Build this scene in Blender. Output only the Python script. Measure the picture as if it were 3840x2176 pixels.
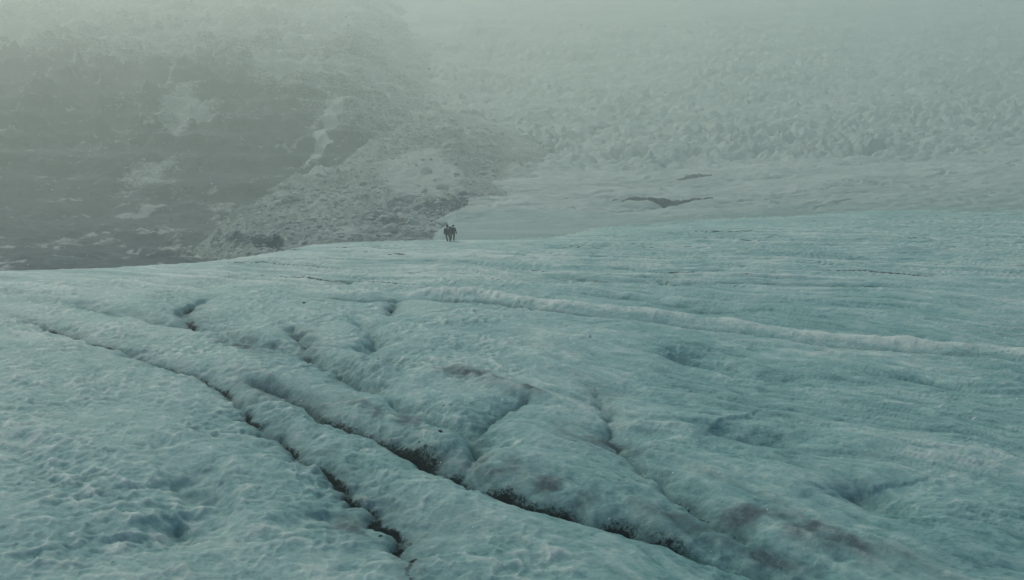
import bpy, bmesh, math, random
import numpy as np
from mathutils import Vector, Matrix

for o in list(bpy.data.objects):
    bpy.data.objects.remove(o, do_unlink=True)
scene = bpy.context.scene
COL = scene.collection
random.seed(7)

# ------------------------------------------------------------------ camera, sky, sun, exposure
FPX, CX, CY, ROWH = 3000.0, 1920.0, 1088.0, 600.0      # focal length and horizon row, in photo pixels
CAM_H = 8.5
PITCH = math.atan((CY - ROWH) / FPX)
cam = bpy.data.cameras.new('camera')
cam.sensor_width = 36.0
cam.lens = 36.0 * FPX / 3840.0
cam.clip_start, cam.clip_end = 0.1, 4000.0
cam_o = bpy.data.objects.new('camera', cam)
cam_o.location = (0, 0, CAM_H)
cam_o.rotation_euler = (math.radians(90) - PITCH, 0, 0)
COL.objects.link(cam_o)
scene.camera = cam_o

SUN_EL, SUN_AZ = math.radians(42), math.radians(-40)    # azimuth from +Y, negative = to the left
world = bpy.data.worlds.new('World')
scene.world = world
world.use_nodes = True
wn = world.node_tree.nodes
bg = wn['Background']
sky = wn.new('ShaderNodeTexSky')
sky.sky_type = 'NISHITA'
sky.sun_disc = False
sky.sun_elevation = SUN_EL
sky.sun_rotation = SUN_AZ
sky.altitude = 1500
sky.air_density = 0.7
sky.dust_density = 7.0
sky.ozone_density = 0.3
world.node_tree.links.new(sky.outputs[0], bg.inputs[0])
bg.inputs[1].default_value = 0.15

sun = bpy.data.lights.new('sun', 'SUN')
sun.energy = 1.35
sun.angle = math.radians(26)
sun.color = (1.0, 0.96, 0.80)
sun_o = bpy.data.objects.new('sun', sun)
sd = Vector((math.sin(SUN_AZ) * math.cos(SUN_EL), math.cos(SUN_AZ) * math.cos(SUN_EL), math.sin(SUN_EL)))
sun_o.rotation_euler = (-sd).to_track_quat('-Z', 'Y').to_euler()
sun_o.location = sd * 300
COL.objects.link(sun_o)

scene.render.engine = 'CYCLES'
scene.view_settings.view_transform = 'Standard'
scene.view_settings.look = 'None'
scene.view_settings.gamma = 1.0
scene.view_settings.exposure = 0.15
scene.view_settings.use_curve_mapping = False
cy = scene.cycles
cy.use_denoising = True
cy.max_bounces = 8
cy.diffuse_bounces = 2
cy.glossy_bounces = 2
cy.volume_bounces = 4
cy.transparent_max_bounces = 8
cy.sample_clamp_indirect = 6.0

HAZE_DENSITY = 0.0022
HAZE_COLOR = (0.85, 0.95, 0.86)
HAZE_ANISO = 0.42


# ------------------------------------------------------------------ numpy noise
def _hash(ix, iy, seed):
    h = (ix.astype(np.int64) * 374761393 + iy.astype(np.int64) * 668265263 + seed * 1442695041) & 0xFFFFFFFF
    h = ((h ^ (h >> 13)) * 1274126177) & 0xFFFFFFFF
    h = ((h ^ (h >> 15)) * 2246822519) & 0xFFFFFFFF
    return h ^ (h >> 16)


def _h01(ix, iy, seed):
    return _hash(ix, iy, seed).astype(np.float64) / 4294967296.0


def perlin(x, y, seed=0):
    x0, y0 = np.floor(x), np.floor(y)
    fx, fy = x - x0, y - y0
    ix, iy = x0.astype(np.int64), y0.astype(np.int64)
    u = fx * fx * fx * (fx * (fx * 6 - 15) + 10)
    v = fy * fy * fy * (fy * (fy * 6 - 15) + 10)

    def g(dx, dy):
        a = _h01(ix + dx, iy + dy, seed) * (2 * math.pi)
        return np.cos(a) * (fx - dx) + np.sin(a) * (fy - dy)
    n0 = g(0, 0) * (1 - u) + g(1, 0) * u
    n1 = g(0, 1) * (1 - u) + g(1, 1) * u
    return (n0 * (1 - v) + n1 * v) * 1.41


def fbm(x, y, octv=4, seed=0, gain=0.5, lac=2.03):
    s, a, t = 0.0, 1.0, 0.0
    for i in range(octv):
        s = s + a * perlin(x, y, seed + i * 17)
        t += a
        a *= gain
        x, y = x * lac + 11.3, y * lac - 7.1
    return s / t


def ridged(x, y, octv=4, seed=0, gain=0.5):
    s, a, t = 0.0, 1.0, 0.0
    for i in range(octv):
        s = s + a * (1 - np.abs(perlin(x, y, seed + i * 13)) * 1.6)
        t += a
        a *= gain
        x, y = x * 2.07 + 5.7, y * 2.07 + 3.1
    return s / t


def worley(x, y, seed=0, jit=0.9, second=False):
    x0, y0 = np.floor(x), np.floor(y)
    ix, iy = x0.astype(np.int64), y0.astype(np.int64)
    f1 = np.full(np.shape(x), 9.0)
    f2 = np.full(np.shape(x), 9.0)
    for dx in (-1, 0, 1):
        for dy in (-1, 0, 1):
            px = ix + dx + 0.5 + jit * (_h01(ix + dx, iy + dy, seed) - 0.5)
            py = iy + dy + 0.5 + jit * (_h01(ix + dx, iy + dy, seed + 91) - 0.5)
            d = (px - x) ** 2 + (py - y) ** 2
            if second:
                f2 = np.minimum(f2, np.maximum(f1, d))
            f1 = np.minimum(f1, d)
    return (np.sqrt(f1), np.sqrt(f2)) if second else np.sqrt(f1)


def sstep(a, b, x):
    t = np.clip((x - a) / (b - a), 0, 1)
    return t * t * (3 - 2 * t)


# ------------------------------------------------------------------ from a sighting in the photo to a place on the ground
DS = 3840.0 / 2569.0


def ray(dx, dy):
    px, py = dx * DS, dy * DS
    return (px - CX) / FPX, (ROWH - py) / FPX        # small-pitch tangent-plane sighting: x/y and (z-h)/y


def _exact(dx, dy):
    v = Vector(((dx * DS - CX) / FPX, -(dy * DS - CY) / FPX, -1.0))
    v = cam_o.rotation_euler.to_matrix() @ v
    return v.x / v.y, v.z / v.y


def at(dx, dy, z=0.0):
    a, e = _exact(dx, dy)
    y = (z - CAM_H) / e
    return (a * y, y)


def at_y(dx, dy, y):
    a, e = _exact(dx, dy)
    return (a * y, y, CAM_H + e * y)


def on_field(dx, dy, field, y0=88.0, y1=900.0):
    a, e = _exact(dx, dy)
    ys = np.exp(np.linspace(math.log(y0), math.log(y1), 1600))
    zz = field(a * ys, ys)
    hit = np.nonzero(zz > CAM_H + e * ys)[0]
    y = ys[hit[0]] if len(hit) else y1
    return (a * y, y)


def poly_dist(P, X, Y, pad=6.0):
    """unsigned distance, signed side and arc parameter to a polyline P"""
    best = np.full(X.shape, 1e6)
    side = np.zeros(X.shape)
    par = np.zeros(X.shape)
    xs = [p[0] for p in P]
    ys = [p[1] for p in P]
    box = (X > min(xs) - pad) & (X < max(xs) + pad) & (Y > min(ys) - pad) & (Y < max(ys) + pad)
    x, y = X[box], Y[box]
    b, s, t0 = best[box], side[box], par[box]
    n = len(P) - 1
    for i in range(n):
        ax, ay = P[i]
        bx, by = P[i + 1]
        vx, vy = bx - ax, by - ay
        L = vx * vx + vy * vy
        t = np.clip(((x - ax) * vx + (y - ay) * vy) / L, 0, 1)
        ex, ey = x - ax - t * vx, y - ay - t * vy
        d = np.hypot(ex, ey)
        m = d < b
        b[m] = d[m]
        s[m] = np.sign(vx * ey - vy * ex)[m]
        t0[m] = ((i + t) / n)[m]
    best[box], side[box], par[box] = b, s, t0
    return best, side, par


def in_poly(P, X, Y):
    inside = np.zeros(X.shape, bool)
    n = len(P)
    for i in range(n):
        x1, y1 = P[i]
        x2, y2 = P[(i + 1) % n]
        c = (y1 > Y) != (y2 > Y)
        with np.errstate(divide='ignore', invalid='ignore'):
            xi = (x2 - x1) * (Y - y1) / (y2 - y1 + 1e-12) + x1
        inside ^= c & (X < xi)
    return inside


def poly_mask(P, X, Y, soft):
    d, _, _ = poly_dist(P + [P[0]], X, Y, pad=soft * 4 + 5)
    s = np.where(in_poly(P, X, Y), d, -d)
    return sstep(-soft, soft, s)


# ------------------------------------------------------------------ material helper
class Mat:
    def __init__(self, name):
        self.m = bpy.data.materials.new(name)
        self.m.use_nodes = True
        self.t = self.m.node_tree
        self.p = self.t.nodes['Principled BSDF']
        self.out = self.t.nodes['Material Output']

    def n(self, typ, **kw):
        nd = self.t.nodes.new(typ)
        for k, v in kw.items():
            setattr(nd, k, v)
        return nd

    def l(self, a, b):
        self.t.links.new(a, b)

    def attr(self, name):
        return self.n('ShaderNodeAttribute', attribute_name=name).outputs['Fac']

    def coords(self, scale=(1, 1, 1)):
        tc = self.n('ShaderNodeTexCoord')
        mp = self.n('ShaderNodeMapping')
        mp.inputs['Scale'].default_value = scale
        self.l(tc.outputs['Object'], mp.inputs[0])
        return mp.outputs[0]

    def noise(self, vec, scale, detail=5, rough=0.6, dist=0.0):
        nd = self.n('ShaderNodeTexNoise')
        nd.inputs['Scale'].default_value = scale
        nd.inputs['Detail'].default_value = detail
        nd.inputs['Roughness'].default_value = rough
        nd.inputs['Distortion'].default_value = dist
        self.l(vec, nd.inputs['Vector'])
        return nd.outputs['Fac']

    def ramp(self, fac, stops):
        r = self.n('ShaderNodeValToRGB')
        e = r.color_ramp.elements
        while len(e) < len(stops):
            e.new(0.5)
        for i, (p, c) in enumerate(stops):
            e[i].position = p
            e[i].color = (c, c, c, 1) if not isinstance(c, tuple) else (*c, 1)
        self.l(fac, r.inputs[0])
        return r.outputs[0]

    def mix(self, fac, a, b):
        nd = self.n('ShaderNodeMix', data_type='RGBA')
        if isinstance(fac, (int, float)):
            nd.inputs[0].default_value = fac
        else:
            self.l(fac, nd.inputs[0])
        for v, i in ((a, 6), (b, 7)):
            if isinstance(v, tuple):
                nd.inputs[i].default_value = (*v, 1)
            else:
                self.l(v, nd.inputs[i])
        return nd.outputs[2]

    def math(self, op, a, b=None, clamp=False):
        nd = self.n('ShaderNodeMath', operation=op, use_clamp=clamp)
        for v, i in ((a, 0), (b, 1)):
            if v is None:
                continue
            if isinstance(v, (int, float)):
                nd.inputs[i].default_value = v
            else:
                self.l(v, nd.inputs[i])
        return nd.outputs[0]

    def bump(self, h, strength, dist, prev=None):
        b = self.n('ShaderNodeBump')
        b.inputs['Strength'].default_value = strength
        b.inputs['Distance'].default_value = dist
        self.l(h, b.inputs['Height'])
        if prev is not None:
            self.l(prev, b.inputs['Normal'])
        return b.outputs[0]


def glacier_ice_material():
    M = Mat('glacier_ice')
    v = M.coords()
    vs = M.coords((1.0, 1.35, 1.0))
    big = M.noise(v, 0.22, 4, 0.55, 0.3)
    mid = M.noise(vs, 1.3, 5, 0.6, 0.5)
    fine = M.noise(vs, 7.0, 5, 0.65)
    # weathered white crust over blue ice, plus highlights painted on the cup crests
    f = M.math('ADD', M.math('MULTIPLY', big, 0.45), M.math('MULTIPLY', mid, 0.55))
    f = M.math('ADD', f, M.math('MULTIPLY', M.math('SUBTRACT', M.attr('crust_light'), 0.5), 0.55))
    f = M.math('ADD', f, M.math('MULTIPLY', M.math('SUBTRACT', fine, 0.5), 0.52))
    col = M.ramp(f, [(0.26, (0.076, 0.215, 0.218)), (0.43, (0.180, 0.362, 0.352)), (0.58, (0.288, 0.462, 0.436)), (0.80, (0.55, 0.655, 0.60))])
    # dusty grey film
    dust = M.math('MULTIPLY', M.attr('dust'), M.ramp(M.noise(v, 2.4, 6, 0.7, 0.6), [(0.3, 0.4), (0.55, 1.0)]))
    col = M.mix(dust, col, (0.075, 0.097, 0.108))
    # black grit washed into the runnels, plus shade painted on the long crevasse wall
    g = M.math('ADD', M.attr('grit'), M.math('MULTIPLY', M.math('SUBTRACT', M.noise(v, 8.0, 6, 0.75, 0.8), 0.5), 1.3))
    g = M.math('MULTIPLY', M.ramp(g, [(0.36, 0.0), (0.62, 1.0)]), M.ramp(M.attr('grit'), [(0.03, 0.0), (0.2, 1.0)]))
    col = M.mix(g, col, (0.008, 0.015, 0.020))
    # scattered dust holes
    vo = M.n('ShaderNodeTexVoronoi')
    vo.inputs['Scale'].default_value = 1.7
    M.l(v, vo.inputs['Vector'])
    spk = M.math('MULTIPLY', M.ramp(vo.outputs['Distance'], [(0.02, 1.0), (0.05, 0.0)]), M.ramp(M.noise(v, 0.45, 3, 0.6), [(0.52, 0.0), (0.6, 0.9)]))
    col = M.mix(spk, col, (0.02, 0.03, 0.034))
    M.l(col, M.p.inputs['Base Color'])
    clean = M.math('SUBTRACT', 1.0, M.math('MAXIMUM', g, M.math('MULTIPLY', dust, 0.8)), True)
    M.l(M.math('ADD', M.ramp(mid, [(0.3, 0.30), (0.7, 0.68)]), M.math('MULTIPLY', M.math('SUBTRACT', 1.0, clean), 0.45)), M.p.inputs['Roughness'])
    M.l(M.math('MULTIPLY', clean, 0.5), M.p.inputs['Subsurface Weight'])
    M.l(M.math('ADD', M.math('MULTIPLY', clean, 0.42), 0.08), M.p.inputs['Specular IOR Level'])
    M.p.inputs['IOR'].default_value = 1.31
    M.p.inputs['Subsurface Radius'].default_value = (0.35, 0.9, 1.0)
    M.p.inputs['Subsurface Scale'].default_value = 0.10
    n1 = M.bump(fine, 0.6, 0.06)
    n2 = M.bump(M.noise(vs, 22.0, 5, 0.75), 0.8, 0.03, n1)
    M.l(n2, M.p.inputs['Normal'])
    return M.m


def far_material(name, kind):
    M = Mat(name)
    v = M.coords()
    strat = M.coords((0.35, 0.5, 1.6))
    rock_n = M.noise(strat, 0.35, 7, 0.7, 1.2)
    fine = M.noise(v, 0.9, 6, 0.7, 0.4)
    rock = M.ramp(rock_n, [(0.3, (0.010, 0.032, 0.055)), (0.55, (0.026, 0.066, 0.102)), (0.8, (0.12, 0.19, 0.235))])
    if kind == 'wall':
        snow = M.attr('snow')  # snow patches and ledges, plus mist pallor painted high up
        s = M.math('ADD', snow, M.math('MULTIPLY', M.math('SUBTRACT', fine, 0.5), 1.3))
        s = M.math('ADD', s, M.math('MULTIPLY', M.math('SUBTRACT', rock_n, 0.5), 1.0))
        col = M.mix(M.ramp(s, [(0.38, 0.0), (0.72, 1.0)]), rock, (0.42, 0.47, 0.45))
        M.p.inputs['Roughness'].default_value = 0.9
        h = M.math('ADD', rock_n, M.math('MULTIPLY', fine, 0.5))
        M.l(M.bump(h, 0.9, 1.2), M.p.inputs['Normal'])
    elif kind == 'debris':
        tone = M.noise(v, 0.035, 6, 0.65, 0.8)
        st = M.ramp(M.math('ADD', M.math('MULTIPLY', fine, 0.5), M.math('MULTIPLY', tone, 0.5)),
                    [(0.34, (0.06, 0.085, 0.088)), (0.48, (0.24, 0.29, 0.275)), (0.62, (0.46, 0.52, 0.485))])
        sf = M.math('ADD', M.attr('snow'), M.math('MULTIPLY', M.math('SUBTRACT', fine, 0.5), 0.8))
        st = M.mix(M.ramp(sf, [(0.45, 0.0), (0.7, 0.9)]), st, (0.40, 0.465, 0.435))
        r = M.math('ADD', M.attr('rock'), M.math('MULTIPLY', M.math('SUBTRACT', fine, 0.5), 1.1))
        col = M.mix(M.ramp(r, [(0.4, 0.0), (0.6, 1.0)]), st, rock)
        M.p.inputs['Roughness'].default_value = 0.95
        M.l(M.bump(fine, 0.9, 0.8), M.p.inputs['Normal'])
    else:
        tone = M.noise(M.coords((0.5, 1.0, 1.0)), 0.06, 5, 0.6, 0.5)
        ice = M.ramp(M.math('ADD', M.math('MULTIPLY', fine, 0.4), M.math('MULTIPLY', tone, 0.6)),
                     [(0.30, (0.19, 0.27, 0.26)), (0.5, (0.36, 0.44, 0.415)), (0.7, (0.49, 0.55, 0.515))])
        blue = M.ramp(M.noise(M.coords((0.12, 1.0, 1.0)), 0.35, 6, 0.7, 0.3), [(0.3, (0.07, 0.20, 0.195)), (0.7, (0.27, 0.43, 0.395))])
        ice = M.mix(M.attr('blue'), ice, blue)
        d = M.math('ADD', M.attr('rock'), M.math('MULTIPLY', M.math('SUBTRACT', fine, 0.5), 0.8))  # here 'rock' also carries shade painted into the icefall cracks
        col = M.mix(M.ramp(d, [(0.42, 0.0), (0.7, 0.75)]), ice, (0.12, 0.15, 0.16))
        M.p.inputs['Roughness'].default_value = 0.8
        M.l(M.bump(fine, 0.5, 0.6), M.p.inputs['Normal'])
    M.l(col, M.p.inputs['Base Color'])
    return M.m


def plain_material(name, a, b, scale, rough=0.85, bump=0.4, dist=0.02):
    M = Mat(name)
    v = M.coords()
    f = M.noise(v, scale, 5, 0.65)
    M.l(M.mix(M.ramp(f, [(0.3, 0.0), (0.7, 1.0)]), a, b), M.p.inputs['Base Color'])
    M.p.inputs['Roughness'].default_value = rough
    M.l(M.bump(f, bump, dist), M.p.inputs['Normal'])
    return M.m


def grid_mesh(name, X, Y, Z, attrs, mat, facemask=None):
    r, c = X.shape
    co = np.stack([X, Y, Z], -1).reshape(-1, 3).astype(np.float32)
    idx = np.arange(r * c).reshape(r, c)
    q = np.stack([idx[:-1, :-1], idx[:-1, 1:], idx[1:, 1:], idx[1:, :-1]], -1).reshape(-1, 4)
    if facemask is not None:
        q = q[facemask.reshape(-1)]
        used = np.zeros(r * c, bool)
        used[q.reshape(-1)] = True
        new = np.cumsum(used) - 1
        q = new[q]
        co = co[used]
        attrs = {k: a.reshape(-1)[used] for k, a in attrs.items()}
    me = bpy.data.meshes.new(name)
    me.vertices.add(len(co))
    me.vertices.foreach_set('co', co.reshape(-1))
    me.loops.add(q.size)
    me.loops.foreach_set('vertex_index', q.reshape(-1).astype(np.int32))
    me.polygons.add(len(q))
    me.polygons.foreach_set('loop_start', (np.arange(len(q)) * 4).astype(np.int32))
    me.polygons.foreach_set('use_smooth', np.ones(len(q), bool))
    me.update(calc_edges=True)
    for k, a in attrs.items():
        at_ = me.attributes.new(k, 'FLOAT', 'POINT')
        at_.data.foreach_set('value', a.reshape(-1).astype(np.float32))
    me.materials.append(mat)
    o = bpy.data.objects.new(name, me)
    COL.objects.link(o)
    return o


# ------------------------------------------------------------------ the near glacier
def path(*pts):
    return [at(px, py) for px, py in pts]


EDGE = [(-130, 60)] + path((150, 668), (321, 662), (405, 657), (520, 651), (640, 637), (720, 624), (800, 608), (920, 601),
                           (1060, 598), (1140, 598), (1280, 598), (1420, 592), (1560, 582), (1800, 566), (2247, 530)) + [(130, 160)]
EDX = np.array([p[0] for p in EDGE])
EDY = np.array([p[1] for p in EDGE])

# runnels and crevasses: points, lip width, far-bank width, depth, grit
C_MAIN = path((590, 962), (660, 982), (720, 1005), (790, 1042), (835, 1076), (930, 1106), (1000, 1142), (1040, 1172), (1090, 1196),
              (1145, 1213), (1200, 1241), (1300, 1272), (1380, 1292), (1440, 1312), (1530, 1329), (1600, 1346), (1680, 1371),
              (1780, 1407), (1850, 1437), (1930, 1462), (2060, 1510), (2300, 1600))
C_LEFT = path((-150, 760), (60, 818), (200, 862), (321, 900), (380, 918), (430, 936), (520, 962), (598, 1020), (640, 1070), (700, 1112), (755, 1162), (838, 1215),
              (860, 1250), (905, 1290), (940, 1320), (980, 1350), (1015, 1385), (1010, 1420), (1015, 1460), (1060, 1540))
C_BANK = path((-150, 705), (60, 748), (200, 775), (321, 800), (400, 812), (470, 822), (540, 842), (620, 866), (700, 882), (770, 898), (830, 926), (900, 972),
              (960, 1002), (1040, 1042), (1100, 1072), (1150, 1092), (1188, 1112), (1195, 1160), (1160, 1206))
C_SIDE = path((575, 742), (520, 752), (480, 768), (458, 786), (474, 806), (482, 822))
C_STEP = path((690, 795), (738, 828), (752, 848), (768, 868), (772, 898))
C_BLUE = path((857, 786), (900, 808), (946, 850), (905, 876), (960, 893), (1000, 930), (1018, 950))
C_KNOB = path((1000, 752), (981, 778), (985, 806))
C_DOTS = path((1400, 935), (1470, 962), (1510, 1003), (1525, 1056), (1547, 1111), (1572, 1162), (1610, 1178), (1650, 1215), (1690, 1250), (1727, 1269),
              (1757, 1286), (1780, 1318), (1840, 1346), (1862, 1378), (1890, 1405), (1990, 1440))
C_SCARP = path((1690, 1040), (1753, 1081), (1809, 1094), (1884, 1112), (1937, 1121), (2040, 1160), (2150, 1195))
C_SOFT = path((1560, 880), (1613, 890), (1746, 914), (1812, 932), (1949, 958), (2100, 985), (2247, 1010))
C_FAR1 = path((1240, 676), (1379, 690), (1473, 706), (1560, 711), (1652, 708), (1672, 720), (1754, 717), (2008, 722), (2180, 736), (2330, 738))
C_FAR2 = path((1420, 740), (1560, 752), (1700, 776), (1785, 792), (1900, 806))
C_FAR3 = path((860, 712), (885, 704), (960, 690))
C_RLOW = path((740, 748), (830, 756), (920, 760), (1010, 760), (1100, 757), (1200, 764), (1300, 777), (1400, 789), (1500, 801), (1600, 811),
              (1700, 822), (1800, 834), (1900, 846), (2000, 859), (2100, 870), (2247, 884), (2420, 902), (2700, 935))
C_BOWL = path((1340, 1010), (1310, 1018), (1250, 1045), (1210, 1075), (1188, 1112))
C_R1 = path((2090, 1225), (2130, 1250), (2180, 1275), (2260, 1300), (2400, 1340))
C_F1 = path((340, 1200), (430, 1230), (470, 1260), (540, 1300), (600, 1330))
C_F2 = path((330, 1330), (400, 1350), (450, 1365), (520, 1400), (560, 1440))
C_F3 = path((700, 1280), (780, 1310), (830, 1335), (860, 1370), (900, 1410))
RIDGE = path((700, 733), (760, 738), (830, 745), (920, 748), (1010, 747), (1100, 744), (1200, 751), (1300, 764), (1400, 775), (1500, 786), (1600, 796),
             (1700, 806), (1800, 818), (1900, 831), (2000, 844), (2100, 855), (2247, 869), (2420, 887), (2700, 920))

#  pts, lip half-width, bank width, slot depth, bank depth, grit, grit from..to, jag, end fade
CHANNELS = [
    (C_MAIN, 0.16, 0.62, 0.60, 0.42, 0.95, (0.03, 0.78), 0.16, 0.06),
    (C_LEFT, 0.10, 0.38, 0.07, 0.12, 0.72, (0.02, 1.00), 0.32, 0.10),
    (C_BANK, 0.13, 0.85, 0.26, 0.46, 0.45, (0.10, 0.62), 0.25, 0.10),
    (C_SIDE, 0.18, 0.50, 0.08, 0.18, 0.70, (0.3, 1.0), 0.35, 0.30),
    (C_STEP, 0.18, 0.45, 0.08, 0.18, 0.75, (0.2, 1.0), 0.35, 0.30),
    (C_BLUE, 0.20, 0.90, 0.05, 0.38, 0.05, (0.5, 1.0), 0.25, 0.30),
    (C_KNOB, 0.18, 0.45, 0.08, 0.18, 0.65, (0.2, 0.7), 0.20, 0.30),
    (C_DOTS, 0.10, 0.35, 0.06, 0.07, 0.50, (0.05, 1.0), 0.30, 0.20),
    (C_SCARP, 0.16, 1.10, 0.04, 0.26, 0.20, (0.3, 0.7), 0.20, 0.35),
    (C_SOFT, 0.20, 0.90, 0.03, 0.24, 0.00, (0, 1), 0.3, 0.35),
    (C_FAR1, 0.22, 0.95, 0.30, 0.40, 0.55, (0.1, 0.95), 0.4, 0.15),
    (C_FAR2, 0.22, 1.70, 0.20, 0.65, 0.35, (0.4, 0.95), 0.4, 0.30),
    (C_FAR3, 0.22, 0.80, 0.20, 0.30, 0.50, (0.0, 0.6), 0.3, 0.30),
    (C_RLOW, 0.10, 0.16, 0.18, 0.06, 0.60, (0.0, 1.0), 0.10, 0.10),
    (C_BOWL, 0.07, 0.26, 0.05, 0.06, 0.45, (0.0, 1.0), 0.2, 0.25),
    (C_R1, 0.14, 0.70, 0.04, 0.12, 0.30, (0.0, 0.6), 0.2, 0.35),
    (C_F1, 0.26, 0.90, 0.02, 0.09, 0.12, (0.3, 1.0), 0.3, 0.40),
    (C_F2, 0.26, 0.90, 0.02, 0.09, 0.10, (0.3, 1.0), 0.3, 0.40),
    (C_F3, 0.26, 0.80, 0.02, 0.12, 0.15, (0.3, 1.0), 0.3, 0.40),
]
# grey silt smears: centre, half-length, half-width (along the flow)
SILT = [(1950, 1345, 2.2, 0.55), (1850, 1325, 1.0, 0.3), (2080, 1375, 1.3, 0.35), (1900, 1400, 1.2, 0.3), (1720, 1330, 1.5, 0.4), (1400, 1245, 1.2, 0.55), (1050, 1150, 1.6, 0.5), (1320, 1005, 0.9, 0.4), (700, 1000, 3.0, 0.9), (980, 1060, 2.5, 0.5),
        (1230, 1190, 1.0, 0.6), (1500, 1110, 1.8, 0.6), (2120, 1400, 1.6, 0.5), (600, 880, 2.0, 0.5), (1180, 960, 2.0, 0.6), (900, 1350, 1.0, 0.5)]


def glacier_fields(X, Y):
    shp = X.shape
    Z = np.zeros(shp)
    # streamline coordinate: runnels swing from diagonal near by to almost level far off
    kx = np.array([0, 14, 25, 40, 50, 57, 70, 90, 130, 400.0])
    kv = np.array([1.0, 0.98, 0.92, 0.80, 0.58, 0.36, 0.22, 0.15, 0.10, 0.08])
    yy = np.linspace(0, 400, 4001)
    kk = np.interp(yy, kx, kv)
    F = np.concatenate([[0], np.cumsum(0.1 / kk[:-1])])
    wx = X + 1.6 * perlin(X * 0.11, Y * 0.11, 3) + 0.5 * perlin(X * 0.4, Y * 0.4, 4)
    wy = Y + 1.6 * perlin(X * 0.11 + 40, Y * 0.11, 5) + 0.5 * perlin(X * 0.4 + 9, Y * 0.4, 6)
    S = wx + np.interp(wy, yy, F)
    K = np.interp(Y, yy, kk)
    G = np.sqrt(1 + 1 / K ** 2)                       # metres per unit of S
    AL = (wx - wy * K) / np.sqrt(1 + K * K)           # distance along the flow
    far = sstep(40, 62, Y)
    near_l = sstep(2.0, -6.0, X - 0.10 * Y)

    # broad swells
    Z += 0.45 * fbm(X * 0.045, Y * 0.045, 3, 21) * sstep(95, 60, Y)
    Z += 0.16 * fbm(X * 0.28, Y * 0.28, 4, 31)
    # flow bands
    b1 = fbm(S * 0.42, AL * 0.06, 4, 41)
    b2 = ridged(S * 0.9, AL * 0.10, 3, 51)
    b3 = fbm(S * 0.30, AL * 0.03, 5, 61, 0.6)
    Z += (0.30 * b1) * (1 - 0.5 * far) * (1 - 0.15 * near_l) + 0.05 * (b2 - 0.5) * (1 - far) * (1 - near_l)
    Z += far * (0.36 * b3 + 0.20 * (ridged(S * 0.22, AL * 0.04, 4, 71) - 0.6))
    # runnels
    grit = np.zeros(shp)
    dust = np.zeros(shp)
    crust_light = np.full(shp, 0.5)
    dmin = np.full(shp, 50.0)
    jx1, jy1 = perlin(X * 0.9, Y * 0.9, 81), perlin(X * 0.9 + 33, Y * 0.9, 82)
    jx2, jy2 = perlin(X * 3.3, Y * 3.3, 83), perlin(X * 3.3 + 33, Y * 3.3, 84)
    lip_n = perlin(X * 0.6, Y * 0.6, 88)
    for i, (P, lip, bank, slot, depth, gr, (g0, g1), jag, ends) in enumerate(CHANNELS):
        d, s, t = poly_dist(P, X + jag * (jx1 + 0.28 * jx2), Y + jag * (jy1 + 0.28 * jy2), pad=7)
        ok = d < 7
        up = -s if P[-1][0] < P[0][0] else s               # positive on the far bank
        fade = sstep(0, ends, t) * sstep(1.0, 1 - ends, t)
        var = 0.85 + 0.45 * perlin(t * len(P) * 0.45 + 3.7 * i, t * 2, 173)
        w = np.where(up > 0, bank * (0.9 + 0.35 * lip_n), 1.5 * lip)
        prof = np.where(up > 0, np.exp(-(d / w) ** 1.5), np.exp(-(d / w) ** 2.0))
        Z -= np.where(ok, fade * var * (depth * prof + slot * np.exp(-(d / lip) ** 2)), 0)
        # rounded near lip
        Z += np.where(ok & (up <= 0), 0.14 * depth * fade * np.exp(-((d - 0.5) / 0.6) ** 2), 0)
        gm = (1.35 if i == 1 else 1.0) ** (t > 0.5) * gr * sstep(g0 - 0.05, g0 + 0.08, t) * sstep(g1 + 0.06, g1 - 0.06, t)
        gw = np.where(up > 0, (0.66 + 0.55 * perlin(t * 23 + 2, t * 2, 177) if i == 0 else 0.30) * bank + lip, 1.2 * lip)  # long crevasse: grit widened up the far bank to paint its shaded wall
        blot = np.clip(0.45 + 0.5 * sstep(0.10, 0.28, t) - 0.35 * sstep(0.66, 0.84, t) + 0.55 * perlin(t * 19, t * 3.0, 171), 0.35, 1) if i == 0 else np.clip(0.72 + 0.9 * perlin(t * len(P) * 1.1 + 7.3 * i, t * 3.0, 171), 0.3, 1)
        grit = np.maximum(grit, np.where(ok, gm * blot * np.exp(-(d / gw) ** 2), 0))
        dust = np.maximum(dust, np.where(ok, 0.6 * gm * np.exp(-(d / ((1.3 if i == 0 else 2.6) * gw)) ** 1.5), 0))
        crust_light -= np.where(ok, 0.40 * fade * min(1.0, (depth + slot) / 0.4) * np.exp(-(d / (0.8 * bank)) ** 1.2), 0)
        dmin = np.minimum(dmin, np.where(ok, d + (1 - fade) * 3, 50))
    Z += 0.42 * (1 - np.exp(-np.minimum(dmin, 6) / 1.1)) * (1 - far)
    # the rounded lump above the long crevasse and the bowl beside it
    for (px, py, rx, ry, hh) in ((1120, 1140, 0.75, 0.8, 0.34), (1205, 1140, 0.42, 0.75, -0.22), (1290, 1175, 1.1, 0.7, 0.16), (960, 935, 1.0, 1.1, 0.26), (1060, 960, 0.8, 0.9, 0.18), (640, 850, 2.2, 1.1, 0.2)):
        mx, my = at(px, py)
        Z += hh * np.exp(-((X - mx) / rx) ** 2 - ((Y - my) / ry) ** 2)
    # the long pale ridge
    d, s, t = poly_dist(RIDGE, X + 0.22 * jx1 + 0.03 * jx2, Y + 0.22 * jy1 + 0.03 * jy2, pad=4)
    ok = d < 4
    amp = sstep(0, 0.2, t) * (0.85 + 0.45 * perlin(t * 17, t * 5, 175) + 0.2 * perlin(t * 61, t * 5, 176))
    Z += np.where(ok, 0.24 * amp * np.exp(-(d / 0.50) ** 2.0), 0)
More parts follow.
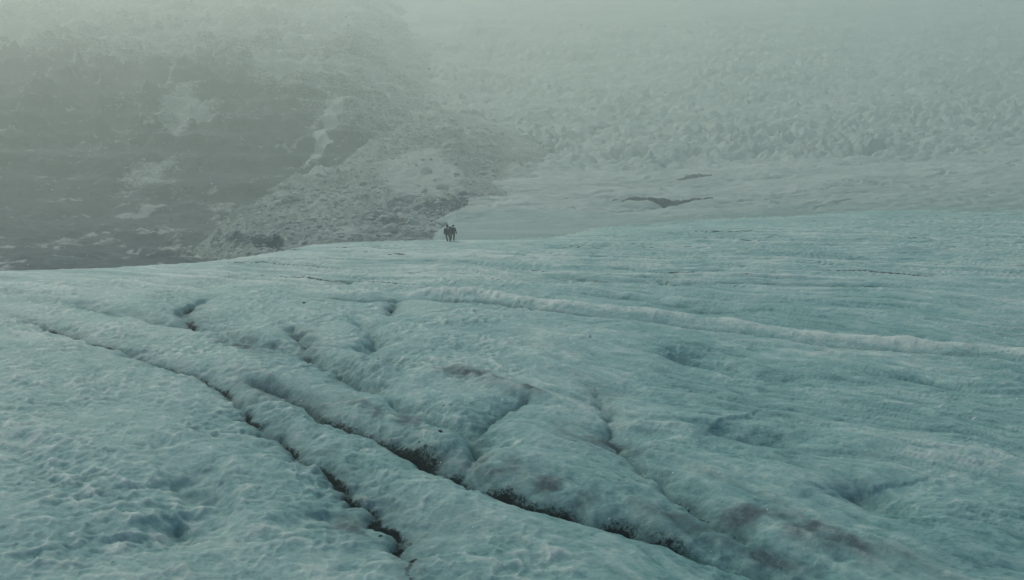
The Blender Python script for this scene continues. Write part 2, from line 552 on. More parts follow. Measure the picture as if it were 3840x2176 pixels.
    rw = np.where(ok, amp * np.exp(-(d / 0.55) ** 3), 0)
    crust_light += 0.52 * rw
    # sun cups: concave bowls with thin crests
    ax, ay = X * 0.96 + Y * 0.28, -X * 0.28 + Y * 0.96
    cs = 0.40 + 0.10 * perlin(X * 0.08, Y * 0.08, 95)
    ux = X + 0.10 * jx2 + 0.25 * jx1
    uy = Y + 0.10 * jy2 + 0.25 * jy1
    w1 = worley(ux / 0.46, uy / 0.36, 101)
    w2 = worley(ux / 0.21 + 7, uy / 0.18, 103)
    cup_l = sstep(78, 50, Y)
    amp_c = (0.35 + 0.65 * near_l) * (0.45 + 0.9 * sstep(-0.35, 0.4, fbm(X * 0.3, Y * 0.3, 3, 107)))
    w3 = worley(ux / 0.95 + 3, uy / 0.62, 109)
    sw = sstep(-0.25, 0.3, fbm(X * 0.16 + 5, Y * 0.16, 3, 108))
    Z += cup_l * (0.17 * amp_c * (1 - 0.55 * sw) * (w1 ** 1.7 - 0.25) + 0.12 * amp_c * sw * (w3 ** 1.7 - 0.25) + (0.045 + 0.035 * sw) * amp_c * (w2 ** 2 - 0.25))
    crust_light += cup_l * amp_c * (0.8 * (1 - 0.5 * sw) * (w1 ** 2 - 0.22) + 0.4 * sw * (w3 ** 2 - 0.22) + 0.4 * (w2 ** 2 - 0.22))  # highlights painted on the cup crests, shade in the bowls
    # streaks on the right-hand ice
    st = fbm(S * 2.2, AL * 0.45, 4, 111, 0.6)
    Z += (1 - near_l) * (1 - far) * 0.085 * st + far * 0.10 * fbm(S * 0.55, AL * 0.25, 4, 113, 0.6)
    crust_light += (1 - near_l) * 0.45 * st
    Z += 0.015 * fbm(X * 2.6, Y * 2.6, 3, 121) * cup_l
    e_ = Y - np.interp(X, EDX, EDY)
    crust_light -= 0.10 * sstep(-30, 0, e_) * sstep(-5, 25, X)
    # colour fields of the ice itself
    crust_light += 0.30 * b1 * (1 - far) * (1 - 0.6 * near_l) + far * (0.85 * b3 + 0.10)
    crust_light += 0.22 * fbm(X * 0.09, Y * 0.09, 3, 131) + 0.02 + 0.07 * near_l
    for (px, py, hl, hw) in SILT:
        cx_, cy_ = at(px, py)
        k = float(np.interp(cy_, yy, kk))
        ux_, uy_ = 1 / math.sqrt(1 + k * k), -k / math.sqrt(1 + k * k)
        a = ((X - cx_) * ux_ + (Y - cy_) * uy_) / hl
        b = (-(X - cx_) * uy_ + (Y - cy_) * ux_) / hw
        r2 = a * a + b * b
        dust = np.maximum(dust, 1.0 * np.exp(-r2 * 1.0) * sstep(-0.5, 0.25, fbm(X * 1.1, Y * 1.1, 4, 141)))
    dust = np.maximum(dust, 0.30 * sstep(0.1, 0.6, fbm(S * 0.5, AL * 0.12, 4, 151)) * (1 - far) * (0.4 + 0.6 * (1 - near_l)))
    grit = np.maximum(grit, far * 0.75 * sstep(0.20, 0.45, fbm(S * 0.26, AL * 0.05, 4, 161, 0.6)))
    # the margin: the ice rounds off and falls away
    E = np.interp(X, EDX, EDY)
    e = Y - E
    slope = np.interp(X, [-60, -25, -8, 0, 12, 30], [0.50, 0.42, 0.32, 0.16, 0.06, 0.04])
    fall = np.where(e > -3, slope * (e + 3) ** 2 / (np.abs(e) + 7), 0)
    edge_damp = sstep(14, 3, np.abs(e))
    Z = np.maximum(Z * (1 - 0.65 * edge_damp) - fall, -18.0)
    return Z, np.clip(crust_light, 0, 1.3), np.clip(grit, 0, 1), np.clip(dust, 0, 1)


def ground_z(x, y):
    X = np.array([[float(x)]])
    Y = np.array([[float(y)]])
    return float(glacier_fields(X, Y)[0][0, 0])


RES = 1.0
NR, NC = int(900 * RES), int(960 * RES)
ys = np.exp(np.linspace(math.log(6.0), math.log(190.0), NR))
aa = np.linspace(-0.86, 0.86, NC)
GX, GY = ys[:, None] * aa[None, :], np.repeat(ys[:, None], NC, 1)
GZ, crust_light, grit, dust = glacier_fields(GX, GY)
glacier = grid_mesh('glacier', GX, GY, GZ, {'crust_light': crust_light, 'grit': grit, 'dust': dust}, glacier_ice_material())
glacier['kind'] = 'structure'


# ------------------------------------------------------------------ the slopes behind: rock wall, debris slope, icefall
def macro_wall(x, y):
    z = np.interp(y, [50, 100, 130, 150, 172, 205, 300, 450, 800, 960], [-14, -9.5, -7.6, -9.6, -8.2, -8.6, 27, 68, 172, 218])
    xb = np.interp(y, [60, 170, 250, 400, 500, 800], [-9, -9, -15, -46, -60, -100])
    z = z - 0.55 * np.clip(x - xb + 34, 0, 130)
    return z + 0.03 * np.clip(-x - 40, 0, 120) * sstep(150, 250, y) * sstep(900, 500, y)


def macro_debris(x, y):
    z = np.interp(y, [60, 95, 120, 150, 170, 230, 300, 380], [-7, -3.6, -2.0, -1.8, 0.0, 8.6, 24.0, 38])
    xc = np.interp(y, [80, 120, 150, 190, 230, 300, 400], [-27, -38, -52, -54, -47.5, -35, -20])
    xr = np.interp(y, [60, 100, 170, 250, 300, 400], [-10, -12, -11, -18, -26, -40])
    return z - 0.85 * np.maximum(0, xc - x) - 0.30 * np.maximum(0, x - xr) - 0.05 * np.maximum(0, y - 300)


def macro_ice(x, y):
    z = np.interp(y, [60, 95, 130, 180, 250, 320, 420, 550, 800, 960], [-4, -1.6, -0.6, 0.0, 5.4, 15, 36.5, 73, 172, 218])
    xb = np.interp(y, [60, 90, 170, 250, 400, 500, 800], [-9, -9, -9, -15, -46, -60, -100])
    z = z + 0.045 * np.clip(x - 35, 0, 120) * sstep(110, 190, y) * sstep(900, 500, y)
    xb = xb - 16 * sstep(230, 380, y) * np.sin(y * 0.031 + 1.3) - 7 * sstep(230, 380, y) * np.sin(y * 0.083)
    return z - 0.42 * np.maximum(0, xb - x)


def macro_all(x, y):
    return np.maximum(np.maximum(macro_wall(x, y), macro_debris(x, y)), macro_ice(x, y))


def far_poly(*pts):
    return [on_field(px, py, macro_all) for px, py in pts]


SNOW = [
    (far_poly((762, 428), (796, 424), (808, 405), (832, 330), (858, 255), (828, 258), (808, 300), (784, 350), (776, 390)), 1.3, 1.5),
    (far_poly((408, 360), (404, 330), (418, 290), (405, 262), (425, 236), (480, 232), (545, 262), (540, 290), (500, 322), (455, 345), (440, 365)), 0.85, 5.0),
    (far_poly((300, 280), (350, 250), (400, 224), (450, 198), (460, 206), (400, 240), (350, 262), (300, 296)), 0.8, 3.0),
    (far_poly((300, 455), (345, 415), (420, 402), (470, 378), (455, 420), (425, 445), (455, 470), (492, 492), (470, 503), (430, 475), (380, 480), (300, 500)), 0.62, 4.0),
    (far_poly((300, 560), (300, 535), (350, 528), (400, 530), (360, 546)), 0.9, 1.5),
    (far_poly((520, 600), (560, 604), (620, 622), (690, 634), (650, 641), (580, 628)), 0.7, 0.8),
    (far_poly((380, 615), (440, 606), (480, 622), (440, 640), (400, 640)), 0.5, 1.5),
    (far_poly((560, 470), (640, 452), (720, 430), (700, 440), (620, 468)), 0.42, 3.0),
]
DARK = [
    (far_poly((1030, 528), (1080, 520), (1130, 500), (1172, 486), (1178, 505), (1165, 525), (1120, 535), (1070, 548)), 1.0, 1.2),
    (far_poly((880, 560), (930, 520), (1000, 500), (1060, 505), (1000, 540), (1040, 575), (960, 580)), 0.55, 2.0),
    (far_poly((880, 470), (960, 440), (1040, 440), (980, 480), (900, 500)), 0.40, 3.0),
    (far_poly((480, 575), (560, 580), (660, 600), (720, 622), (640, 625), (560, 600)), 0.8, 1.0),
]

FR, FC = int(620 * RES), int(700 * RES)
fy = np.exp(np.linspace(math.log(58.0), math.log(960.0), FR))
fa = np.linspace(-0.85, 0.85, FC)
FX, FY = fy[:, None] * fa[None, :], np.repeat(fy[:, None], FC, 1)
lz = np.log(FY)
far_s = np.clip(FY / 250.0, 0.35, 1.4)
zw = macro_wall(FX, FY)
crag = ridged(FX * 0.018 + 0.2 * FY * 0.018, FY * 0.026, 5, 201, 0.55)
xbw = np.interp(FY, [60, 170, 250, 400, 500, 800], [-9, -9, -15, -46, -60, -100])
near_b = sstep(10, 110, xbw - FX)
zw = zw + (crag - 0.55) * (5 + 17 * near_b) * sstep(190, 330, FY) + (ridged(FX * 0.05, FY * 0.07, 4, 211) - 0.55) * 5 * sstep(100, 150, FY) * far_s
zw = zw + fbm(FX * 0.16, FY * 0.2, 4, 221) * 1.6 * far_s + sstep(100, 120, FY) * sstep(200, 150, FY) * 2.4 * fbm(FX * 0.05 + FY * 0.03, FY * 0.06, 3, 223)
# ledges
zw = zw + 0.8 * np.sin((zw + 3 * fbm(FX * 0.03, FY * 0.03, 3, 231)) * 0.9) * sstep(190, 260, FY)
zd = macro_debris(FX, FY) + fbm(FX * 0.05, FY * 0.05, 3, 241) * 2.6 + fbm(FX * 0.25, FY * 0.25, 4, 251, 0.6) * 1.0
dw1, dw2 = worley(FX / 3.2, FY / 3.2, 261, second=True)
zd = zd + 0.9 * np.clip(0.8 - dw1, 0, 1) * (0.4 + 0.9 * (perlin(FX * 0.11, FY * 0.11, 263) + 0.5))
zi = macro_ice(FX, FY)
fallm = sstep(235, 270, FY) * sstep(760, 560, FY)
sx = FX + 6 * perlin(FX * 0.03, FY * 0.03, 271)
sy = FY + 8 * perlin(FX * 0.03 + 9, FY * 0.03, 273)
i1, i2 = worley(sx / 12.0, sy / 9.0, 281, second=True)
j1, j2 = worley(sx / 5.0 + 3, sy / 4.2, 283, second=True)
tilt = perlin(np.floor(sx / 9.0) * 3.1, np.floor(sy / 7.0) * 2.7, 285)
chaos = 2.6 * fbm(FX * 0.05, FY * 0.06, 4, 287) + 3.0 * (ridged(sx * 0.055 + sy * 0.02, sy * 0.085, 5, 288, 0.6) - 0.55) + 1.1 * fbm(FX * 0.3, FY * 0.4, 3, 289)
big_i = 0.45 + 0.9 * sstep(-0.35, 0.45, fbm(FX * 0.014, FY * 0.02, 3, 286))
zi = zi + fallm * big_i * (1.9 * np.clip((i2 - i1) * 2.6, 0, 1) + 1.3 * np.clip((j2 - j1) * 2.6, 0, 1) - 2.2 + 1.6 * tilt + chaos)
zi = zi + sstep(100, 150, FY) * (1.9 * fbm(FX * 0.03, FY * 0.05, 4, 291) + 0.9 * (ridged(FX * 0.06 + FY * 0.05, FY * 0.12 - FX * 0.01, 4, 293) - 0.5) + 0.55 * fbm(FX * 0.3 + FY * 0.1, FY * 0.45, 4, 295) + 0.35 * (ridged(FX * 0.22 - FY * 0.1, FY * 0.3 + FX * 0.05, 3, 296) - 0.5))
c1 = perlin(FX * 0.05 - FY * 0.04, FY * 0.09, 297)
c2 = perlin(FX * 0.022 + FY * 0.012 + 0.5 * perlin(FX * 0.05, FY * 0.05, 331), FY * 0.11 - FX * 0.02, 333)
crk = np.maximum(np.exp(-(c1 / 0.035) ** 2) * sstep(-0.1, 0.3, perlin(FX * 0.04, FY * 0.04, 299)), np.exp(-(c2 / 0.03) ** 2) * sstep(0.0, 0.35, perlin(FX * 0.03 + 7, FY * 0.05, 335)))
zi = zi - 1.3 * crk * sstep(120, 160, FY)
ALLZ = np.stack([zw, zd, zi])
reg = np.argmax(ALLZ, 0)
FZ = ALLZ.max(0)
snow = np.zeros(FX.shape)
wob_x, wob_y = FX + 3 * perlin(FX * 0.12, FY * 0.12, 301), FY + 6 * perlin(FX * 0.12 + 5, FY * 0.12, 303)
for P, a, soft in SNOW:
    snow = np.maximum(snow, (0.88 * a + 0.12) * poly_mask(P, wob_x, wob_y, 1.3 * soft))
snow = np.maximum(snow, 0.85 * sstep(310, 430, FY + 120 * (1 - near_b)) * (0.75 + 0.6 * fbm(FX * 0.02, FY * 0.02, 3, 305)))  # mist painted as pale colour, high up and toward the icefall
snow = np.maximum(snow, 0.30 * sstep(0.0, 0.4, fbm(FX * 0.05, FY * 0.03, 4, 307)))
snow = np.maximum(snow, 0.62 * sstep(0.05, 0.40, fbm(FX * 0.05 + FY * 0.03, FY * 0.16 - FX * 0.06, 4, 308, 0.65)))
snow = np.maximum(snow, 0.75 * sstep(205, 180, FY) * sstep(0.05, 0.35, fbm(FX * 0.05 + FY * 0.10, FY * 0.05 - FX * 0.12, 4, 312, 0.6)))
gz = np.gradient(FZ, axis=0) / np.gradient(FY, axis=0)
flat = sstep(0.16, -0.10, gz - 0.12 * fbm(FX * 0.04, FY * 0.04, 3, 313))
snow = np.maximum(snow, 0.62 * flat * sstep(195, 240, FY))
rockd = np.zeros(FX.shape)
for P, a, soft in DARK:
    rockd = np.maximum(rockd, a * poly_mask(P, FX + perlin(FX * 0.2, FY * 0.2, 309), FY + 2 * perlin(FX * 0.2 + 5, FY * 0.2, 311), soft))
crack_shade = fallm * 0.55 * (1 - np.clip((i2 - i1) * 3.5, 0, 1)) + fallm * 0.22 * (1 - np.clip((j2 - j1) * 4, 0, 1)) + 0.50 * crk * sstep(115, 150, FY)  # shade painted into gaps between ice blocks and along cracks
rock_and_shade = np.maximum(rockd, crack_shade)
dsnow = poly_mask(far_poly((940, 420), (1010, 385), (1090, 380), (1160, 430), (1165, 478), (1080, 500), (1000, 495), (950, 470)), FX + 2 * perlin(FX * 0.15, FY * 0.15, 341), FY + 4 * perlin(FX * 0.15 + 3, FY * 0.15, 343), 4.0)
dsnow = np.maximum(dsnow, 0.8 * sstep(0.15, 0.4, fbm(FX * 0.05 + FY * 0.01, FY * 0.025, 3, 345)))
# faces go to the surface that is on top there
rq = np.round((reg[:-1, :-1] + reg[1:, 1:]) / 2 + 0.01).astype(int)
rq = reg[:-1, :-1]
mountain = grid_mesh('rock_mountain', FX, FY, FZ, {'snow': snow}, far_material('snowy_dark_rock', 'wall'), rq == 0)
debris = grid_mesh('debris_slope', FX, FY, FZ, {'rock': rockd, 'snow': dsnow}, far_material('snow_dusted_rubble', 'debris'), rq == 1)
blue_i = 0.75 * sstep(165, 92, FY + 35 * fbm(FX * 0.02, FY * 0.05, 3, 321) - 0.25 * np.clip(FX - 10, 0, 150))
icefall = grid_mesh('icefall', FX, FY, FZ, {'rock': rock_and_shade, 'blue': blue_i}, far_material('crevassed_snow_ice', 'ice'), rq == 2)  # 'rock' holds bare rock and the painted crack shade
for o in (mountain, debris, icefall):
    o['kind'] = 'structure'


def far_z(x, y):
    i = np.clip(np.searchsorted(fy, y) - 1, 0, FR - 2)
    t = (y - fy[i]) / (fy[i + 1] - fy[i])
    a = x / y
    j = int(np.clip((a - fa[0]) / (fa[1] - fa[0]), 0, FC - 2))
    s = (a - fa[j]) / (fa[1] - fa[0])
    return float((FZ[i, j] * (1 - s) + FZ[i, j + 1] * s) * (1 - t) + (FZ[i + 1, j] * (1 - s) + FZ[i + 1, j + 1] * s) * t)


def far_snow(x, y):
    i = int(np.clip(np.searchsorted(fy, y), 0, FR - 1))
    j = int(np.clip(round((x / y - fa[0]) / (fa[1] - fa[0])), 0, FC - 1))
    return float(dsnow[i, j])


def far_reg(x, y):
    i = int(np.clip(np.searchsorted(fy, y), 0, FR - 1))
    j = int(np.clip(round((x / y - fa[0]) / (fa[1] - fa[0])), 0, FC - 1))
    return int(reg[i, j])


def on_real(dx, dy, y0=92.0):
    a, e = _exact(dx, dy)
    j = int(np.clip(round((a - fa[0]) / (fa[1] - fa[0])), 0, FC - 1))
    hit = np.nonzero((FZ[:, j] > CAM_H + e * fy) & (fy > y0))[0]
    y = fy[hit[0]] if len(hit) else fy[-1]
    return (a * y, y)


# ------------------------------------------------------------------ boulders, ice blocks, outcrops
def stone_mesh(name, seed, sub=2, flat=0.75, cuts=5, mat=None, smooth=False):
    rnd = random.Random(seed)
    bm = bmesh.new()
    bmesh.ops.create_icosphere(bm, subdivisions=sub, radius=1.0)
    for c in range(cuts):
        n = Vector((rnd.uniform(-1, 1), rnd.uniform(-1, 1), rnd.uniform(-0.6, 1))).normalized()
        d = rnd.uniform(0.45, 0.8)
        for v in bm.verts:
            k = v.co.dot(n) - d
            if k > 0:
                v.co -= n * k * 0.95
    for v in bm.verts:
        v.co *= 1 + rnd.uniform(-0.05, 0.05)
        v.co.z *= flat
    me = bpy.data.meshes.new(name)
    bm.to_mesh(me)
    bm.free()
    if smooth:
        me.polygons.foreach_set('use_smooth', [True] * len(me.polygons))
    me.materials.append(mat)
    return me


m_boulder = plain_material('grey_boulder', (0.20, 0.245, 0.235), (0.47, 0.53, 0.495), 0.5, 0.95, 0.6, 0.08)
m_serac = plain_material('pale_serac_ice', (0.26, 0.32, 0.32), (0.46, 0.50, 0.48), 0.6, 0.75, 0.5, 0.2)
m_rock = plain_material('dark_wet_rock', (0.010, 0.026, 0.042), (0.030, 0.058, 0.082), 1.1, 0.9, 0.8, 0.15)
m_stone = plain_material('black_stone', (0.006, 0.008, 0.010), (0.022, 0.026, 0.030), 12.0, 0.8, 0.6, 0.01)

protos = [stone_mesh('boulder', 40 + i, 2, random.uniform(0.7, 1.0), 6, m_boulder) for i in range(6)]


def child(name, me, parent, loc, rot, scale):
    o = bpy.data.objects.new(name, me)
    COL.objects.link(o)
    o.parent = parent
    o.location, o.rotation_euler, o.scale = loc, rot, scale
    return o


n = 0
for _ in range(9000):
    if n >= 260:
        break
    px, py = random.uniform(470, 1120), random.uniform(330, 615)
    x, y = on_field(px, py, macro_all)
    x += random.uniform(-3, 3)
    if y > 290 or y < 95 or far_reg(x, y) != 1 or random.random() < 0.8 * far_snow(x, y):
        continue
    s = min(1.9, 0.40 * (random.random() + 0.05) ** -0.55) * (y / 170) ** 0.5
    child('boulder', random.choice(protos), debris, (x, y, far_z(x, y) + 0.15 * s),
          (random.uniform(-.4, .4), random.uniform(-.4, .4), random.uniform(0, 6.3)), (s * random.uniform(.8, 1.3), s, s * random.uniform(.7, 1.1)))
    n += 1

# the countless smaller rubble, one joined part of the slope
co, fc = [], []
base = [v.co.copy() for v in stone_mesh('tmp', 3, 1, 0.8, 3, m_boulder).vertices]
bf = [tuple(p.vertices) for p in bpy.data.meshes['tmp'].polygons]
base = np.array(base)
bf = np.array(bf)
V, Fc, k = [], [], 0
for _ in range(12000):
    y = math.exp(random.uniform(math.log(96), math.log(300)))
    x = random.uniform(-62, -4)
    if far_reg(x, y) != 1:
        continue
    if random.random() < far_snow(x, y):
        continue
    s = 0.16 * (random.random() + 0.03) ** -0.5 * (y / 150) ** 0.7
    c, sn = math.cos(k), math.sin(k)
    R = np.array([[c, -sn, 0], [sn, c, 0], [0, 0, 1]])
    V.append(base @ R.T * s * np.array([random.uniform(.8, 1.4), 1, random.uniform(.7, 1.2)]) + np.array([x, y, far_z(x, y) + 0.1 * s]))
    Fc.append(bf + k * len(base))
    k += 1
    if k >= 4500:
        break
me = bpy.data.meshes.new('rubble')
me.from_pydata(np.concatenate(V).tolist(), [], np.concatenate(Fc).tolist())
me.materials.append(m_boulder)
rub = bpy.data.objects.new('rubble', me)
COL.objects.link(rub)
rub.parent = debris
rub['kind'] = 'stuff'
bpy.data.meshes.remove(bpy.data.meshes['tmp'])


def serac_mesh(seed):
    rnd = random.Random(seed)
    bm = bmesh.new()
    bmesh.ops.create_cube(bm, size=2.0)
    bmesh.ops.subdivide_edges(bm, edges=bm.edges[:], cuts=2, use_grid_fill=True)
    for v in bm.verts:
        tap = 1 - 0.18 * (v.co.z + 1) * rnd.uniform(0.5, 1.2)
        v.co.x *= tap
        v.co.y *= tap
        v.co += Vector((rnd.uniform(-.16, .16), rnd.uniform(-.16, .16), rnd.uniform(-.18, .18)))
    for c in range(3):
        n_ = Vector((rnd.uniform(-1, 1), rnd.uniform(-1, .2), rnd.uniform(0, 1))).normalized()
        d = rnd.uniform(0.7, 1.0)
        for v in bm.verts:
            q = v.co.dot(n_) - d
            if q > 0:
                v.co -= n_ * q
    me_ = bpy.data.meshes.new('ice_block')
    bm.to_mesh(me_)
    bm.free()
    me_.materials.append(m_serac)
    return me_


sprotos = [serac_mesh(900 + i) for i in range(6)]
n = 0
for _ in range(6000):
    if n >= 170:
        break
    px, py = random.uniform(1080, 2540), random.gauss(355, 60)
    if py < 235 or py > 372:
        continue
    x, y = on_field(px, py, macro_all)
    if far_reg(x, y) != 2 or y > 520:
        continue
    s = random.uniform(0.45, 1.3) * (y / 330)
    child('ice_block', random.choice(sprotos), icefall, (x, y, far_z(x, y) - 0.1 * s),
          (random.uniform(-.35, .35), random.uniform(-.35, .35), random.uniform(0, 6.3)), (s * random.uniform(.8, 1.5), s, s * random.uniform(.8, 1.6)))
    n += 1


def outcrop(label, centre, half_w, height):
    """a jagged band of bare rock standing out of the snow along a centre line"""
    bm = bmesh.new()
    rnd = random.Random(len(label))
    pts = [on_real(px, py) for px, py in centre]
    for _ in range(1):
        pts = [pts[0]] + [((a_[0] + 2 * b_[0] + c_[0]) / 4, (a_[1] + 2 * b_[1] + c_[1]) / 4) for a_, b_, c_ in zip(pts, pts[1:], pts[2:])] + [pts[-1]]
    N = 90
    rings = []
    for i in range(N):
        t = i / (N - 1)
        f = t * (len(pts) - 1)
        j = min(int(f), len(pts) - 2)
        u = f - j
        x = pts[j][0] * (1 - u) + pts[j + 1][0] * u
        y = pts[j][1] * (1 - u) + pts[j + 1][1] * u
        w = half_w * (math.sin(math.pi * t) ** 0.6 + 0.04) * (0.62 + 0.45 * abs(math.cos(math.pi * t))) * (1 + 0.12 * math.sin(t * 41))
        h = height * (math.sin(math.pi * t) ** 0.5) * (0.85 + 0.2 * math.sin(t * 37 + 2))
        ring = []
        for k_ in range(9):
            a_ = -1 + 2 * k_ / 8
            yy_ = y + a_ * w
            zz_ = far_z(x, yy_) - 0.5 + (h + 0.5) * (1 - abs(a_) ** 3) + rnd.uniform(-.10, .10) * (1 - abs(a_))
            ring.append(bm.verts.new((x + rnd.uniform(-.12, .12), yy_, zz_)))
        rings.append(ring)
    for a_, b_ in zip(rings, rings[1:]):
        for k_ in range(8):
            bm.faces.new((a_[k_], b_[k_], b_[k_ + 1], a_[k_ + 1]))
    # closed underside and ends
    for ring in (rings[0], rings[-1]):
        bm.faces.new(ring)
    for a_, b_ in zip(rings, rings[1:]):
        bm.faces.new((a_[8], b_[8], b_[0], a_[0]))
    bmesh.ops.recalc_face_normals(bm, faces=bm.faces[:])
    me_ = bpy.data.meshes.new('rock_outcrop')
    bm.to_mesh(me_)
    bm.free()
    me_.materials.append(m_rock)
    o = bpy.data.objects.new('rock_outcrop', me_)
    COL.objects.link(o)
    o['label'], o['category'], o['group'] = label, 'rock', 'rock bands in the snow slope'
    return o


outcrop('long wavy dark rock band, gull-shaped, bare in the snow slope on the right', [(1535, 504), (1560, 500), (1590, 499), (1620, 502), (1645, 507), (1670, 513), (1690, 516), (1710, 512), (1735, 504), (1765, 498), (1790, 498)], 3.2, 0.6)
outcrop('short dark rock sliver in the snow just above the longer rock band', [(1698, 453), (1725, 446), (1755, 441), (1786, 442)], 3.4, 0.45)

# single dark stones lying on the near ice
stones = [
    ((1103, 1087), 0.085, 'largest black stone, alone on the ice ridge above the long crevasse'),
    ((1052, 1111), 0.035, 'tiny black stone just below left of the largest black stone on the ridge'),
    ((763, 761), 0.10, 'small black stone on the ice below the left end of the pale ridge'),
    ((955, 1346), 0.045, 'small black stone beside the grit-filled runnel at the bottom of the picture'),
    ((1113, 1013), 0.030, 'tiny black pebble, the upper one of a loose cluster on the ice'),
    ((1132, 1019), 0.032, 'tiny black pebble, the right one of a loose cluster on the ice'),
]
for i, ((px, py), s, lab) in enumerate(stones):
    x, y = at(px, py)
    a, e = _exact(px, py)
    for _ in range(6):
        z = ground_z(x, y)
        x, y = at(px, py, z)
    o = bpy.data.objects.new('stone', stone_mesh('stone', 70 + i, 2, 0.7, 6, m_stone))
    COL.objects.link(o)
    o.location = (x, y, ground_z(x, y) + 0.25 * s)
    o.scale = (s * 1.25, s, s)
    o.rotation_euler = (0.1, -0.15, i * 1.3)
    o['label'], o['category'], o['group'] = lab, 'stone', 'black stones on the ice'


# ------------------------------------------------------------------ the walkers
def capsule(bm, a, b, ra, rb, seg=12):
    a, b = Vector(a), Vector(b)
    d = b - a
    L = d.length
    if L < 1e-6:
        d, L = Vector((0, 0, 1)), 1e-4
    q = d.to_track_quat('Z', 'Y').to_matrix()
    prof = []
    for i in range(5):
        t = -math.pi / 2 + (math.pi / 2) * i / 4
        prof.append((ra * math.cos(t), ra * math.sin(t)))
    for i in range(5):
        t = (math.pi / 2) * i / 4
        prof.append((rb * math.cos(t), L + rb * math.sin(t)))
    rings = []
    for r, z in prof:
        if r < 1e-6:
            rings.append([bm.verts.new(a + q @ Vector((0, 0, z)))])
        else:
            rings.append([bm.verts.new(a + q @ Vector((r * math.cos(2 * math.pi * k / seg), r * math.sin(2 * math.pi * k / seg), z))) for k in range(seg)])
    for A, B in zip(rings, rings[1:]):
        for k in range(seg):
            f = [A[k % len(A)], A[(k + 1) % len(A)] if len(A) > 1 else None, B[(k + 1) % len(B)] if len(B) > 1 else None, B[k % len(B)]]
            f = [v for i, v in enumerate(f) if v is not None and v not in f[:i]]
            if len(f) >= 3:
                bm.faces.new(f)


def ellipsoid(bm, c, r):
    res = bmesh.ops.create_icosphere(bm, subdivisions=3, radius=1.0)
    for v in res['verts']:
        v.co = Vector((v.co.x * r[0] + c[0], v.co.y * r[1] + c[1], v.co.z * r[2] + c[2]))


def solid(name, build, mat, parent, voxel=0.012):
    bm = bmesh.new()
    build(bm)
    me_ = bpy.data.meshes.new(name)
    bm.to_mesh(me_)
    bm.free()
    me_.materials.append(mat)
    o = bpy.data.objects.new(name, me_)
    COL.objects.link(o)
    o.parent = parent
    md = o.modifiers.new('remesh', 'REMESH')
    md.mode = 'VOXEL'
    md.voxel_size = voxel
    md.use_smooth_shade = True
    sm = o.modifiers.new('smooth', 'SMOOTH')
    sm.factor, sm.iterations = 0.5, 3
    return o


m_jacket = plain_material('dark_teal_jacket', (0.010, 0.020, 0.024), (0.016, 0.030, 0.034), 6.0, 0.75, 0.5, 0.02)
m_trouser = plain_material('black_trousers', (0.008, 0.010, 0.012), (0.014, 0.017, 0.019), 7.0, 0.85, 0.4, 0.02)
m_boot = plain_material('black_boots', (0.006, 0.006, 0.007), (0.012, 0.012, 0.013), 9.0, 0.6, 0.3, 0.01)
m_skin = plain_material('skin', (0.30, 0.19, 0.14), (0.36, 0.23, 0.17), 8.0, 0.6, 0.1, 0.005)
m_hat = plain_material('dark_wool_hat', (0.008, 0.012, 0.014), (0.016, 0.020, 0.022), 30.0, 0.95, 0.6, 0.01)
m_collar = plain_material('pale_scarf', (0.30, 0.34, 0.34), (0.40, 0.44, 0.43), 14.0, 0.9, 0.5, 0.01)
m_pack = plain_material('dark_teal_pack_cloth', (0.014, 0.032, 0.036), (0.022, 0.045, 0.050), 5.0, 0.7, 0.5, 0.03)


